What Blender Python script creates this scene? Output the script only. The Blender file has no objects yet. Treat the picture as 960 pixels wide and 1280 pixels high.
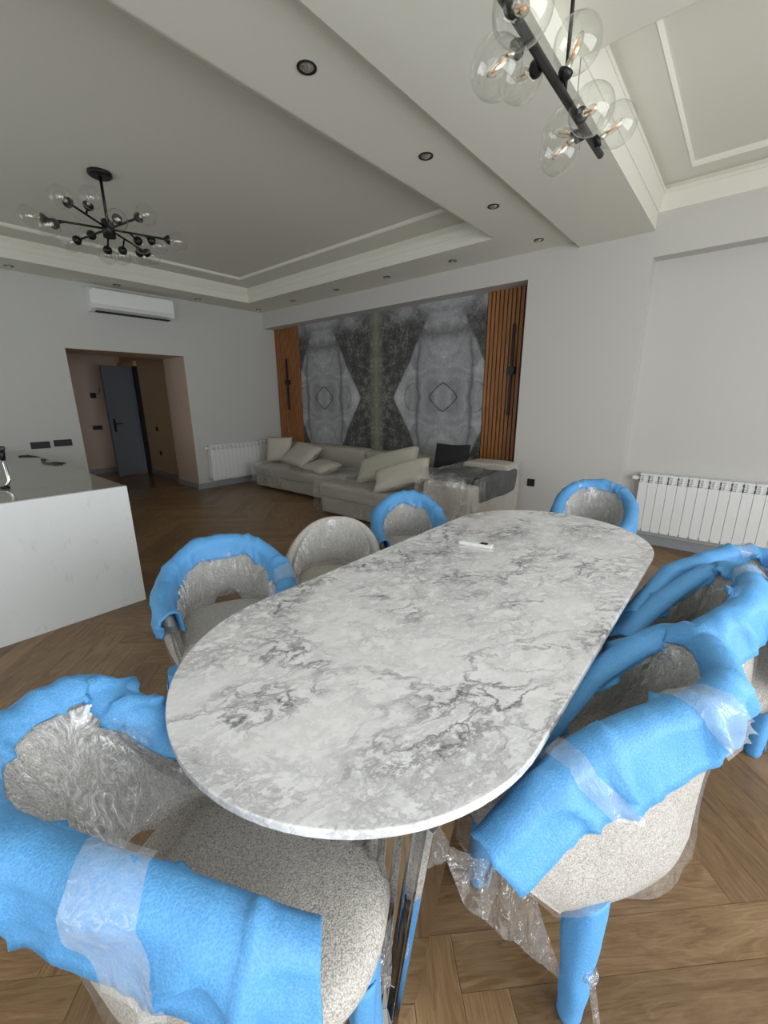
import bpy, bmesh, math, random
from math import sin, cos, pi, radians, sqrt, atan2, exp
from mathutils import Vector, Matrix, noise
S = bpy.context.scene
C = S.collection
random.seed(7)

# ---------------------------------------------------------------- camera
def make_camera():
    f, th, yaw, roll = 518.1, radians(15.356), radians(40.38), radians(-0.281)
    fwd = Vector((-sin(yaw)*cos(th), cos(yaw)*cos(th), -sin(th)))
    right = Vector((cos(yaw), sin(yaw), 0))
    up = right.cross(fwd)
    r2 = right*cos(roll) + up*sin(roll); u2 = up*cos(roll) - right*sin(roll)
    cd = bpy.data.cameras.new('camera'); cam = bpy.data.objects.new('camera', cd); C.objects.link(cam)
    m = Matrix((r2, u2, -fwd)).transposed().to_4x4(); m.translation = Vector((0, 0, 1.48))
    cam.matrix_world = m
    cd.sensor_fit = 'HORIZONTAL'; cd.sensor_width = 36; cd.lens = f*36/960; cd.clip_start = .02
    S.camera = cam
make_camera()
# ---------------------------------------------------------------- world and light
w = bpy.data.worlds.new('world'); S.world = w; w.use_nodes = True
bg = w.node_tree.nodes['Background']; bg.inputs[0].default_value = (.86, .92, 1.0, 1); bg.inputs[1].default_value = 1.8
def window_light(name, loc, rot, sx, sy, power, col=(.96, .98, 1)):
    l = bpy.data.lights.new(name, 'AREA'); l.shape = 'RECTANGLE'; l.size = sx; l.size_y = sy; l.energy = power; l.color = col
    o = bpy.data.objects.new(name, l); C.objects.link(o); o.location = loc; o.rotation_euler = rot
    return o
window_light('daylight_right', (2.58, .9, 1.45), (0, radians(90), 0), 2.3, 4.6, 172)
window_light('daylight_rear', (.4, -2.56, 1.45), (radians(90), 0, 0), 3.2, 2.3, 30)
window_light('daylight_rear_left', (-4.6, -2.56, 1.5), (radians(90), 0, 0), 2.2, 2.2, 20)
S.view_settings.view_transform = 'Standard'; S.view_settings.look = 'None'
S.view_settings.gamma = 1; S.view_settings.use_curve_mapping = False
S.view_settings.exposure = -0.2
S.cycles.max_bounces = 10; S.cycles.diffuse_bounces = 6; S.cycles.transparent_max_bounces = 24
S.cycles.sample_clamp_indirect = 6

# ---------------------------------------------------------------- materials
class NT:
    def __init__(s, name):
        s.m = bpy.data.materials.new(name); s.m.use_nodes = True; s.t = s.m.node_tree
        s.b = s.t.nodes['Principled BSDF']; s.out = s.t.nodes['Material Output']
    def n(s, typ, ins=None, **kw):
        nd = s.t.nodes.new(typ)
        for k, v in kw.items(): setattr(nd, k, v)
        for k, v in (ins or {}).items():
            if isinstance(v, bpy.types.NodeSocket): s.t.links.new(v, nd.inputs[k])
            else: nd.inputs[k].default_value = v
        return nd
    def set(s, **kw):
        for k, v in kw.items():
            k = k.replace('_', ' ')
            if isinstance(v, bpy.types.NodeSocket): s.t.links.new(v, s.b.inputs[k])
            else: s.b.inputs[k].default_value = v
        return s.m
    def math(s, op, a, b=0.0, c=0.0, clamp=False):
        nd = s.n('ShaderNodeMath', operation=op, use_clamp=clamp)
        for i, v in enumerate((a, b, c)):
            if isinstance(v, bpy.types.NodeSocket): s.t.links.new(v, nd.inputs[i])
            else: nd.inputs[i].default_value = v
        return nd.outputs[0]
    def mix(s, f, a, b, blend='MIX'):
        nd = s.n('ShaderNodeMix', data_type='RGBA', blend_type=blend)
        for i, v in ((0, f), (6, a), (7, b)):
            if isinstance(v, bpy.types.NodeSocket): s.t.links.new(v, nd.inputs[i])
            elif isinstance(v, (tuple, list)): nd.inputs[i].default_value = (*v[:3], 1)
            else: nd.inputs[i].default_value = v
        return nd.outputs[2]
    def ramp(s, f, stops):
        nd = s.n('ShaderNodeValToRGB'); cr = nd.color_ramp
        while len(cr.elements) < len(stops): cr.elements.new(.5)
        for e, (p, c) in zip(cr.elements, stops):
            e.position = p; e.color = (*c, 1) if isinstance(c, tuple) else (c, c, c, 1)
        s.t.links.new(f, nd.inputs[0]); return nd.outputs[0]
    def coord(s, scale=(1, 1, 1), rot=(0, 0, 0), loc=(0, 0, 0), src='Object'):
        tc = s.n('ShaderNodeTexCoord')
        return s.n('ShaderNodeMapping', {0: tc.outputs[src], 1: loc, 2: rot, 3: scale}).outputs[0]
    def noise(s, vec, scale, detail=4, rough=.5, dist=0):
        return s.n('ShaderNodeTexNoise', {'Vector': vec, 'Scale': scale, 'Detail': detail, 'Roughness': rough, 'Distortion': dist}).outputs[0]
    def bump(s, h, strength=.3, dist=.01):
        return s.n('ShaderNodeBump', {'Height': h, 'Strength': strength, 'Distance': dist}).outputs[0]

def plain(name, col, rough=.5, metal=0, bump=None, **kw):
    t = NT(name)
    v = t.coord()
    n = t.noise(v, bump[0] if bump else 30, 3)
    c = t.mix(t.math('MULTIPLY', n, .12), (*col,), tuple(x*.82 for x in col))
    t.set(Base_Color=c, Roughness=rough, Metallic=metal, **kw)
    if bump: t.set(Normal=t.bump(n, bump[1], bump[2]))
    return t.m
M = {}
M['wall'] = plain('wall_paint', (.54, .54, .515), .75, bump=(60, .08, .003))
M['wall_far'] = plain('wall_paint_far', (.55, .535, .51), .75, bump=(60, .08, .003))
M['ceiling'] = plain('ceiling_paint', (.73, .72, .635), .8, bump=(40, .06, .003))
M['trimwhite'] = plain('trim_paint', (.72, .71, .625), .55)
M['hall'] = plain('hall_wall_paint', (.60, .46, .37), .75, bump=(40, .08, .003))
M['halltan'] = plain('hall_tan_paint', (.60, .44, .27), .75, bump=(40, .08, .003))
M['base'] = plain('baseboard_grey', (.30, .32, .34), .45)
M['black'] = plain('black_metal', (.012, .012, .012), .38, .4)
M['blackplastic'] = plain('black_plastic', (.010, .010, .011), .55)
M['white'] = plain('white_enamel', (.80, .81, .80), .28)
M['whiteplastic'] = plain('white_plastic', (.74, .75, .74), .35)
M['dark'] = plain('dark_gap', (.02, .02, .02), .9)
M['chrome'] = plain('chrome', (.78, .80, .82), .09, 1)
M['steel'] = plain('polished_steel', (.62, .62, .62), .05, 1)
M['brass'] = plain('nickel_socket', (.62, .58, .48), .3, .9)
M['door'] = plain('grey_door_paint', (.17, .19, .21), .4)
M['glassy'] = plain('lamp_reflector', (.65, .65, .62), .2, .8)

def glass(name, rough=.0, tint=(1, 1, 1), edge=.45, floor=.03, power=3.0):
    t = NT(name)
    lw = t.n('ShaderNodeLayerWeight', {'Blend': .5}).outputs['Facing']
    tr = t.n('ShaderNodeBsdfTransparent', {'Color': (*tint, 1)})
    gl = t.n('ShaderNodeBsdfGlossy', {'Color': (.97, .97, .97, 1), 'Roughness': rough})
    f = t.math('ADD', t.math('MULTIPLY', t.math('POWER', lw, power), edge), floor, clamp=True)
    mx = t.n('ShaderNodeMixShader', {0: f, 1: tr.outputs[0], 2: gl.outputs[0]})
    t.t.links.new(mx.outputs[0], t.out.inputs[0]); return t.m
M['globe'] = glass('clear_globe_glass', .03, (.965, .97, .96), .75, .05, 3.2)
M['bulbglass'] = glass('bulb_glass', .1, (.97, .95, .90), .6, .16, 2.0)
M['pane'] = glass('window_pane', 0, (.97, .99, .98), .6, .04, 4.0)
def emit(name, col, st):
    t = NT(name); t.set(Base_Color=(*col, 1), Roughness=.4); t.b.inputs['Emission Color'].default_value = (*col, 1); t.b.inputs['Emission Strength'].default_value = st; return t.m
M['filament'] = plain('amber_filament', (.75, .38, .16), .35)

def film(name, amount=.5, scale=9, haze=.05, stretch=(1, 1, .5), rot=(.5, .3, .7), bmp=.6, white=.35, gain=1.0, lo=.15):
    t = NT(name)
    v = t.coord(stretch, rot)
    d = t.n('ShaderNodeTexNoise', {'Vector': v, 'Scale': scale*.5, 'Detail': 3})
    dv = t.n('ShaderNodeVectorMath', {0: d.outputs['Color'], 1: (.35, .35, .35)}, operation='MULTIPLY').outputs[0]
    vv = t.n('ShaderNodeVectorMath', {0: v, 1: dv}, operation='ADD').outputs[0]
    def rg(sc, k, det=3, dist=1.2):
        return t.math('SUBTRACT', 1, t.math('MULTIPLY', t.math('ABSOLUTE', t.math('SUBTRACT', t.noise(vv, sc, det, .55, dist*.35), .5)), k), clamp=True)
    l1, l2, l3 = rg(scale*.8, 26), rg(scale*2.0, 16), rg(scale*4.5, 10)
    h = t.math('ADD', t.math('ADD', t.math('MULTIPLY', l1, .8), t.math('MULTIPLY', l2, .5)), t.math('ADD', t.math('MULTIPLY', l3, .25), t.math('MULTIPLY', t.noise(vv, scale*1.2, 3), 1.6)))
    nrm = t.n('ShaderNodeBump', {'Height': h, 'Strength': bmp, 'Distance': .010}).outputs[0]
    lw = t.n('ShaderNodeLayerWeight', {'Blend': .25}).outputs['Fresnel']
    mask = t.ramp(t.noise(v, scale*.45, 2), [(.42, lo), (.62, 1.0)])
    cre = t.math('MULTIPLY', t.math('MAXIMUM', t.math('MULTIPLY', l1, .8), t.math('MAXIMUM', t.math('MULTIPLY', l2, .6), t.math('MULTIPLY', l3, .4))), mask)
    f = t.math('ADD', t.math('MULTIPLY', cre, amount*gain), t.math('ADD', t.math('MULTIPLY', lw, amount*.4), .025), clamp=True)
    tr = t.n('ShaderNodeBsdfTransparent', {'Color': (.98, .98, .98, 1)})
    gl = t.n('ShaderNodeBsdfGlossy', {'Color': (1, 1, 1, 1), 'Roughness': .14, 'Normal': nrm})
    df = t.n('ShaderNodeBsdfDiffuse', {'Color': (.88, .89, .90, 1), 'Normal': nrm})
    gd = t.n('ShaderNodeMixShader', {0: white, 1: gl.outputs[0], 2: df.outputs[0]})  # diffuse white on the creases puts their highlights into the colour
    m1 = t.n('ShaderNodeMixShader', {0: f, 1: tr.outputs[0], 2: gd.outputs[0]})
    m2 = t.n('ShaderNodeMixShader', {0: haze, 1: m1.outputs[0], 2: df.outputs[0]})
    t.t.links.new(m2.outputs[0], t.out.inputs[0]); return t.m
M['film'] = film('clear_stretch_film', .30, 5, .02, bmp=.3, white=.2)
M['film_glint'] = film('glint_painted_film', 1.1, 11, .05, (1, 1, .35), (.2, .9, .4), .7, .8, 1.15, .35)  # white crease streaks painted in place of window glints
M['film_loose'] = film('loose_clear_film', .50, 9, .035, (1.4, 1, .35), (.5, .3, .7), .9)
M['band'] = film('film_band', .22, 7, .14, bmp=.3)
M['sofafilm'] = film('sofa_film', .6, 3.6, .02, bmp=.9, white=.6, gain=1.3)  # sofa film highlights painted as diffuse white creases

def marble_table():
    t = NT('grey_veined_marble')
    v = t.coord((1, 1, 1), (0, 0, radians(28)))
    st = t.n('ShaderNodeMapping', {0: v, 3: (1.0, .62, 1)}).outputs[0]
    w1 = t.n('ShaderNodeTexNoise', {'Vector': st, 'Scale': 5.0, 'Detail': 6, 'Roughness': .65})
    dv = t.n('ShaderNodeVectorMath', {0: w1.outputs['Color'], 1: (.16, .16, .16)}, operation='MULTIPLY').outputs[0]
    vv = t.n('ShaderNodeVectorMath', {0: st, 1: dv}, operation='ADD').outputs[0]
    def ridge(scale, k, det=6, ro=.6, dist=.2):
        a = t.noise(vv, scale, det, ro, dist)
        return t.math('SUBTRACT', 1, t.math('MULTIPLY', t.math('ABSOLUTE', t.math('SUBTRACT', a, .5)), k), clamp=True)
    r1 = ridge(3.6, 42, 5, .58); r2 = ridge(8.5, 26, 6, .62); r3 = ridge(20, 14, 6, .66)
    dens = t.ramp(t.noise(st, 2.3, 4, .6, .5), [(.40, .0), (.62, 1.0)])
    dens2 = t.ramp(t.noise(st, 5.0, 4, .6, .3), [(.40, .10), (.60, 1.0)])
    a = t.math('MAXIMUM', t.math('MULTIPLY', t.math('MULTIPLY', r1, dens2), .95), t.math('MULTIPLY', t.math('MULTIPLY', r2, dens2), .75))
    a = t.math('MAXIMUM', a, t.math('MULTIPLY', t.math('MULTIPLY', r3, t.math('ADD', t.math('MULTIPLY', dens, .75), .25)), .5), clamp=True)
    cloud = t.ramp(t.noise(vv, 20, 9, .8), [(.46, 0.0), (.60, 1.0)])
    cloud = t.math('MULTIPLY', cloud, t.math('ADD', t.math('MULTIPLY', dens, .8), .2))
    base = t.mix(t.math('MULTIPLY', cloud, .42), (.90, .90, .92), (.46, .46, .48))
    col = t.mix(a, base, (.13, .13, .145))
    return t.set(Base_Color=col, Roughness=.22)
M['marble'] = marble_table()
def marble_island():
    t = NT('white_flecked_stone')
    v = t.coord((1, .35, .35), (radians(-28), 0, 0))
    v = t.coord((1, 3.2, 1), (radians(62), 0, 0))
    n = t.noise(v, 6, 5, .6, .4)
    f = t.ramp(n, [(.60, 0.0), (.72, 1.0)])
    n2 = t.noise(v, 2.0, 4, .5, .5)
    col = t.mix(t.math('MULTIPLY', f, .35), t.mix(n2, (.80, .83, .84), (.73, .76, .77)), (.50, .53, .53))
    return t.set(Base_Color=col, Roughness=.3)
M['stone'] = marble_island()
M['stonetop'] = plain('grey_polished_stone', (.27, .265, .235), .09)
M['stonetop'].node_tree.nodes['Principled BSDF'].inputs['Specular IOR Level'].default_value = .6

def fabric(name, c1, c2, scale=260, b=.5):
    t = NT(name); v = t.coord()
    vo = t.n('ShaderNodeTexVoronoi', {'Vector': v, 'Scale': scale}).outputs['Distance']
    n = t.noise(v, scale*.45, 4, .7)
    n2 = t.noise(v, 30, 3, .6)
    f = t.ramp(t.math('ADD', t.math('MULTIPLY', vo, .5), t.math('MULTIPLY', n, .6)), [(.35, 1.0), (.75, 0.0)])
    col = t.mix(f, c2, c1)
    col = t.mix(t.math('MULTIPLY', n2, .25), col, tuple(x*.7 for x in c1))
    return t.set(Base_Color=col, Roughness=.95, Normal=t.bump(t.math('ADD', vo, n), b, .004))
M['boucle'] = fabric('grey_beige_boucle', (.74, .71, .66), (.27, .25, .23), 300, .35)
M['sofa'] = fabric('beige_sofa_cloth', (.50, .46, .39), (.38, .35, .30), 320, .3)
M['pillow'] = fabric('beige_pillow_cloth', (.58, .54, .46), (.46, .43, .37), 320, .3)
M['blackcloth'] = fabric('black_cushion_cloth', (.012, .012, .015), (.02, .02, .022), 300, .3)
M['darkcloth'] = fabric('dark_grey_cover', (.05, .05, .052), (.03, .03, .03), 300, .3)

def foam_mat():
    t = NT('blue_foam_sheet'); v = t.coord()
    vo = t.n('ShaderNodeTexVoronoi', {'Vector': v, 'Scale': 240}).outputs['Distance']
    n = t.noise(v, 150, 3, .6); n2 = t.noise(v, 6, 4, .6)
    col = t.mix(t.math('MULTIPLY', vo, .9), (.055, .27, .62), (.16, .43, .78))
    col = t.mix(t.math('MULTIPLY', n2, .5), col, (.11, .38, .74))
    t.set(Base_Color=col, Roughness=.55, Normal=t.bump(t.math('ADD', vo, n), .35, .002), Subsurface_Weight=.18, Subsurface_Scale=.02)
    t.b.inputs['Subsurface Radius'].default_value = (.3, .6, 1)
    return t.m
M['foam'] = foam_mat()

def wood_plank(name, seedloc=0, dark=1.0):
    t = NT(name)
    oi = t.n('ShaderNodeObjectInfo')
    tc = t.n('ShaderNodeTexCoord')
    off = t.n('ShaderNodeCombineXYZ', {0: t.math('MULTIPLY', oi.outputs['Random'], 37), 1: t.math('MULTIPLY', oi.outputs['Random'], 91), 2: seedloc})
    v = t.n('ShaderNodeVectorMath', {0: tc.outputs['Object'], 1: off.outputs[0]}, operation='ADD').outputs[0]
    vs = t.n('ShaderNodeMapping', {0: v, 3: (1, 7, 1)}).outputs[0]
    wv = t.n('ShaderNodeTexNoise', {'Vector': vs, 'Scale': 1.6, 'Detail': 3, 'Distortion': .5})
    dv = t.n('ShaderNodeVectorMath', {0: wv.outputs['Color'], 1: (.5, 2.2, 0)}, operation='MULTIPLY').outputs[0]
    vd = t.n('ShaderNodeVectorMath', {0: vs, 1: dv}, operation='ADD').outputs[0]
    g1 = t.noise(vd, 5, 8, .65, .4)
    g2 = t.noise(t.n('ShaderNodeMapping', {0: v, 3: (3, 70, 1)}).outputs[0], 3, 4, .6)
    g = t.math('ADD', t.math('MULTIPLY', g1, .7), t.math('MULTIPLY', g2, .3))
    d = dark
    col = t.ramp(g, [(.30, (.115*d, .062*d, .026*d)), (.46, (.205*d, .122*d, .058*d)), (.60, (.29*d, .185*d, .095*d)), (.75, (.35*d, .235*d, .125*d))])
    var = t.math('ADD', .78, t.math('MULTIPLY', oi.outputs['Random'], .42))
    vc = t.n('ShaderNodeCombineColor', {0: var, 1: var, 2: var}).outputs[0]
    col = t.mix(1.0, col, vc, 'MULTIPLY')
    return t.set(Base_Color=col, Roughness=t.math('ADD', .30, t.math('MULTIPLY', g2, .18)), Normal=t.bump(g2, .12, .002))
M['plank'] = wood_plank('oak_plank')
def wood_field():
    t = NT('oak_plank_field')
    v = t.coord((1, 1, 1), (0, 0, radians(-45)))
    g1 = t.noise(v, 6, 4, .6)
    g2 = t.noise(t.n('ShaderNodeMapping', {0: v, 3: (2, 30, 1)}).outputs[0], 3, 3)
    at = t.n('ShaderNodeVertexColor', layer_name='tone').outputs[0]
    col = t.mix(t.math('ADD', t.math('MULTIPLY', g1, .5), t.math('MULTIPLY', g2, .4)), (.16, .092, .042), (.29, .185, .095))
    col = t.mix(1.0, col, at, 'MULTIPLY')
    return t.set(Base_Color=col, Roughness=.34)
M['field'] = wood_field()
def slat_mat():
    t = NT('orange_brown_wood_slat'); oi = t.n('ShaderNodeObjectInfo')
    tc = t.n('ShaderNodeTexCoord')
    off = t.n('ShaderNodeCombineXYZ', {0: t.math('MULTIPLY', oi.outputs['Random'], 37), 1: 0.0, 2: 0.0})
    v = t.n('ShaderNodeVectorMath', {0: tc.outputs['Object'], 1: off.outputs[0]}, operation='ADD').outputs[0]
    g = t.noise(t.n('ShaderNodeMapping', {0: v, 3: (30, 30, 1.5)}).outputs[0], 2, 5, .6, .5)
    col = t.ramp(g, [(.3, (.20, .075, .022)), (.55, (.33, .135, .042)), (.75, (.42, .19, .065))])
    return t.set(Base_Color=col, Roughness=.45)
M['slat'] = slat_mat()
def mural():
    t = NT('bookmatched_stone_print')
    tc = t.n('ShaderNodeTexCoord'); sp = t.n('ShaderNodeSeparateXYZ', {0: tc.outputs['Object']})
    x, z = sp.outputs[0], sp.outputs[2]      # object origin sits at a diamond centre
    u = t.math('PINGPONG', t.math('ABSOLUTE', x), 1.195)
    vz = t.math('ABSOLUTE', z)
    top = t.math('GREATER_THAN', z, .78)
    cv = t.n('ShaderNodeCombineXYZ', {0: u, 1: vz, 2: 0.0}).outputs[0]
    wob = t.math('MULTIPLY', t.math('SUBTRACT', t.noise(cv, 5, 5, .6, .4), .5), .30)
    big = t.noise(cv, 2.2, 6, .6, .8)
    fine = t.noise(cv, 16, 8, .75, 1.0)
    speck = t.n('ShaderNodeTexVoronoi', {'Vector': cv, 'Scale': 26.0, 'Randomness': 1.0}, feature='DISTANCE_TO_EDGE').outputs['Distance']
    wv = t.math('SUBTRACT', .88, t.math('MULTIPLY', vz, .60))
    edge = t.math('SUBTRACT', t.math('ADD', u, t.math('MULTIPLY', wob, .35)), wv)
    darkreg = t.ramp(t.math('ADD', t.math('MULTIPLY', edge, 6), .5), [(.35, 0.0), (.6, 1.0)])
    # upper part: pale cap over the diamonds, dark cluster around the spine
    hi = t.math('MULTIPLY', t.math('SUBTRACT', z, .95), 5, clamp=True)
    cap = t.ramp(t.math('ADD', t.noise(cv, 3.2, 6, .7, .6), t.math('MULTIPLY', t.math('SUBTRACT', u, .55), .35)), [(.42, 0.0), (.60, .75)])
    darkreg = t.mix(hi, darkreg, cap)
    lightcol = t.mix(t.ramp(big, [(.3, 0.0), (.7, 1.0)]), (.19, .19, .20), (.58, .58, .60))
    lightcol = t.mix(t.math('MULTIPLY', t.math('SUBTRACT', 1, t.math('MULTIPLY', t.math('ABSOLUTE', t.math('SUBTRACT', fine, .5)), 12), clamp=True), .35), lightcol, (.10, .10, .11))
    darkcol = t.mix(t.ramp(fine, [(.40, 0.0), (.68, 1.0)]), (.035, .035, .036), (.34, .34, .31))
    darkcol = t.mix(t.ramp(speck, [(.0, .75), (.08, 0.0)]), darkcol, (.03, .03, .03))
    darkcol = t.mix(t.ramp(t.noise(cv, 5.5, 5, .65, .6), [(.40, .85), (.58, 0.0)]), darkcol, (.045, .043, .042))
    spine = t.math('SUBTRACT', 1, t.math('MULTIPLY', t.math('ABSOLUTE', t.math('SUBTRACT', u, 1.195)), t.math('ADD', 7, t.math('MULTIPLY', wob, 20))), clamp=True)
    darkcol = t.mix(t.math('MULTIPLY', spine, .6), darkcol, (.30, .30, .23))
    col = t.mix(darkreg, lightcol, darkcol)
    def line(expr, k):
        return t.math('SUBTRACT', 1, t.math('MULTIPLY', t.math('ABSOLUTE', expr), k), clamp=True)
    dia = line(t.math('SUBTRACT', t.math('ADD', t.math('POWER', t.math('DIVIDE', u, .22), 1.25), t.math('POWER', t.math('DIVIDE', vz, .185), 1.25)), 1), 9)
    dia = t.math('MULTIPLY', dia, t.math('LESS_THAN', vz, .4))
    bord = t.math('MULTIPLY', line(edge, 30), t.math('LESS_THAN', z, .85))
    ribx = t.math('ADD', .40, t.math('MULTIPLY', t.math('SINE', t.math('MULTIPLY', vz, 5)), .035))
    rib = t.math('MULTIPLY', line(t.math('SUBTRACT', t.math('ADD', u, t.math('MULTIPLY', wob, .2)), ribx), 26), t.math('LESS_THAN', vz, .74))
    arc = line(t.math('SUBTRACT', t.math('SQRT', t.math('ADD', t.math('POWER', t.math('SUBTRACT', u, .45), 2), t.math('POWER', vz, 2))), .20), 55)
    arc = t.math('MULTIPLY', arc, t.math('GREATER_THAN', u, .5))
    band = t.math('MULTIPLY', line(t.math('SUBTRACT', z, t.math('ADD', .82, wob)), 9), .55)
    band = t.math('MULTIPLY', band, t.math('LESS_THAN', u, .6))
    ink = t.math('MAXIMUM', t.math('MAXIMUM', t.math('MULTIPLY', dia, .95), t.math('MULTIPLY', bord, .7)), t.math('MAXIMUM', t.math('MULTIPLY', rib, .55), t.math('MAXIMUM', t.math('MULTIPLY', arc, .45), band)), clamp=True)
    col = t.mix(ink, col, (.03, .03, .033))
    return t.set(Base_Color=col, Roughness=.6)
M['mural'] = mural()
M['subfloor'] = plain('plank_joint_brown', (.085, .05, .026), .6)
M['halltile'] = plain('hall_wood_floor', (.26, .15, .08), .22)

# ---------------------------------------------------------------- helpers
class MB:
    def __init__(s): s.v = []; s.f = []; s.sm = []
    def add(s, vs, fs, smooth=False):
        o = len(s.v); s.v += [tuple(p) for p in vs]; s.f += [tuple(i+o for i in f) for f in fs]; s.sm += [smooth]*len(fs); return s
    def box(s, a, b, R=None, o=(0, 0, 0)):
        x0, y0, z0 = a; x1, y1, z1 = b
        vs = [Vector(p) for p in ((x0,y0,z0),(x1,y0,z0),(x1,y1,z0),(x0,y1,z0),(x0,y0,z1),(x1,y0,z1),(x1,y1,z1),(x0,y1,z1))]
        if R is not None: vs = [R @ p for p in vs]
        vs = [p+Vector(o) for p in vs]
        return s.add(vs, [(0,3,2,1),(4,5,6,7),(0,1,5,4),(1,2,6,5),(2,3,7,6),(3,0,4,7)])
    def grid(s, fn, nu, nv, cu=False, smooth=True, cap=False):
        vs = [fn(i/(nu if cu else nu-1), j/(nv-1)) for j in range(nv) for i in range(nu)]
        fs = []
        for j in range(nv-1):
            for i in range(nu if cu else nu-1):
                a = j*nu+i; b = j*nu+(i+1) % nu; fs.append((a, b, b+nu, a+nu))
        s.add(vs, fs, smooth)
        if cap:
            o = len(s.v)-len(vs)
            s.f.append(tuple(o+i for i in reversed(range(nu)))); s.sm.append(False)
            s.f.append(tuple(o+(nv-1)*nu+i for i in range(nu))); s.sm.append(False)
        return s
    def tube(s, pts, rad, n=12, smooth=True):
        pts = [Vector(p) for p in pts]; rad = rad if isinstance(rad, (list, tuple)) else [rad]*len(pts)
        rings = []; prev = None
        for i, p in enumerate(pts):
            d = (pts[min(i+1, len(pts)-1)]-pts[max(i-1, 0)]).normalized()
            up = prev if prev else (Vector((0, 0, 1)) if abs(d.z) < .9 else Vector((1, 0, 0)))
            a = (up-d*up.dot(d)).normalized(); b = d.cross(a); prev = a
            rings += [p+(a*cos(2*pi*k/n)+b*sin(2*pi*k/n))*rad[i] for k in range(n)]
        fs = [(j*n+k, j*n+(k+1) % n, (j+1)*n+(k+1) % n, (j+1)*n+k) for j in range(len(pts)-1) for k in range(n)]
        s.add(rings, fs, smooth)
        o = len(s.v)-len(rings)
        s.f.append(tuple(o+k for k in reversed(range(n)))); s.sm.append(False)
        s.f.append(tuple(o+len(rings)-n+k for k in range(n))); s.sm.append(False)
        return s
    def sphere(s, c, r, nu=24, nv=14, sc=(1, 1, 1)):
        c = Vector(c)
        return s.grid(lambda u, v: (c.x+r*sc[0]*sin(pi*(v*.998+.001))*cos(2*pi*u), c.y+r*sc[1]*sin(pi*(v*.998+.001))*sin(2*pi*u), c.z-r*sc[2]*cos(pi*(v*.998+.001))), nu, nv, cu=True, cap=True)
    def prism(s, outline, z0, z1, smooth=False):
        n = len(outline)
        vs = [(x, y, z0) for x, y in outline]+[(x, y, z1) for x, y in outline]
        s.add(vs, [(i, (i+1) % n, (i+1) % n+n, i+n) for i in range(n)], smooth)
        o = len(s.v)-2*n
        s.f.append(tuple(o+i for i in reversed(range(n)))); s.sm.append(False)
        s.f.append(tuple(o+n+i for i in range(n))); s.sm.append(False)
        return s
    def mesh(s, name, m):
        me = bpy.data.meshes.new(name); me.from_pydata(s.v, [], s.f); me.materials.append(m)
        me.polygons.foreach_set('use_smooth', s.sm); me.update(); return me
    def build(s, name, m, parent=None, loc=(0, 0, 0), rot=(0, 0, 0), bevel=0, sub=0, solid=0, seg=2):
        o = bpy.data.objects.new(name, s.mesh(name, m)); C.objects.link(o)
        o.location = loc; o.rotation_euler = rot
        if parent: o.parent = parent
        if solid: d = o.modifiers.new('solid', 'SOLIDIFY'); d.thickness = solid; d.offset = 0
        if bevel: d = o.modifiers.new('bevel', 'BEVEL'); d.width = bevel; d.segments = seg; d.limit_method = 'ANGLE'; d.harden_normals = False
        if sub: d = o.modifiers.new('sub', 'SUBSURF'); d.levels = sub; d.render_levels = sub
        return o
def tag(o, label=None, cat=None, group=None, kind=None):
    if label: o['label'] = label
    if cat: o['category'] = cat
    if group: o['group'] = group
    if kind: o['kind'] = kind
    return o
def empty(name, loc=(0, 0, 0), rz=0):
    o = bpy.data.objects.new(name, None); C.objects.link(o); o.location = loc; o.rotation_euler = (0, 0, rz); o.empty_display_size = .1; return o
def copy_tree(o, parent=None):
    c = o.copy(); C.objects.link(c)
    if parent: c.parent = parent
    for ch in list(o.children): copy_tree(ch, c)
    return c
def struct(o): o['kind'] = 'structure'; return o

# ---------------------------------------------------------------- room shell
XL, XR, YM, YB = -6.85, 2.6, 4.737, -2.6      # left wall, right wall, far wall plane, rear wall
ZS, ZB, ZD = 2.945, 2.89, 3.02                # living soffit, beam underside, dining soffit
YR = 4.99                                     # recessed back plane of the feature wall
# floor
fl = struct(MB().box((XL-.75, YB-.3, -.08), (XR+.3, YR+.1, -.012)).build('floor', M['subfloor']))
W, L = .124, .992
def plank_list():
    out = []
    for i in range(-60, 70):
        for m in range(-8, 9):
            out.append(('u', .25-i*W+m*2*L, .683+i*W))
            out.append(('v', .25+i*W, .683+(-i*W-L)+m*2*L))
    res = []
    R2 = sqrt(.5)
    for k, a, b in out:
        du, dv = (L, W) if k == 'u' else (W, L)
        cu, cv = a+du/2, b+dv/2
        x, y = (cu-cv)*R2, (cu+cv)*R2
        res.append((k, x, y))
    return res
def clip_poly(poly):
    # clip to the room floor rectangle
    for ax, lim, sgn in ((0, XL, 1), (0, XR, -1), (1, YB, 1), (1, YR, -1)):
        o = []
        for i in range(len(poly)):
            p, q = poly[i], poly[(i+1) % len(poly)]
            ip, iq = (p[ax]-lim)*sgn >= 0, (q[ax]-lim)*sgn >= 0
            if ip: o.append(p)
            if ip != iq:
                t = (lim-p[ax])/(q[ax]-p[ax]); o.append((p[0]+t*(q[0]-p[0]), p[1]+t*(q[1]-p[1])))
        poly = o
        if len(poly) < 3: return []
    return poly
cam = S.camera; cmi = cam.matrix_world.inverted()
def vis(x, y):
    q = cmi @ Vector((x, y, 0))
    if q.z > -.2: return None
    u, v = 480-518.1*q.x/q.z, 640+518.1*q.y/q.z
    return u, v
cand = []
G = .0006
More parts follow.
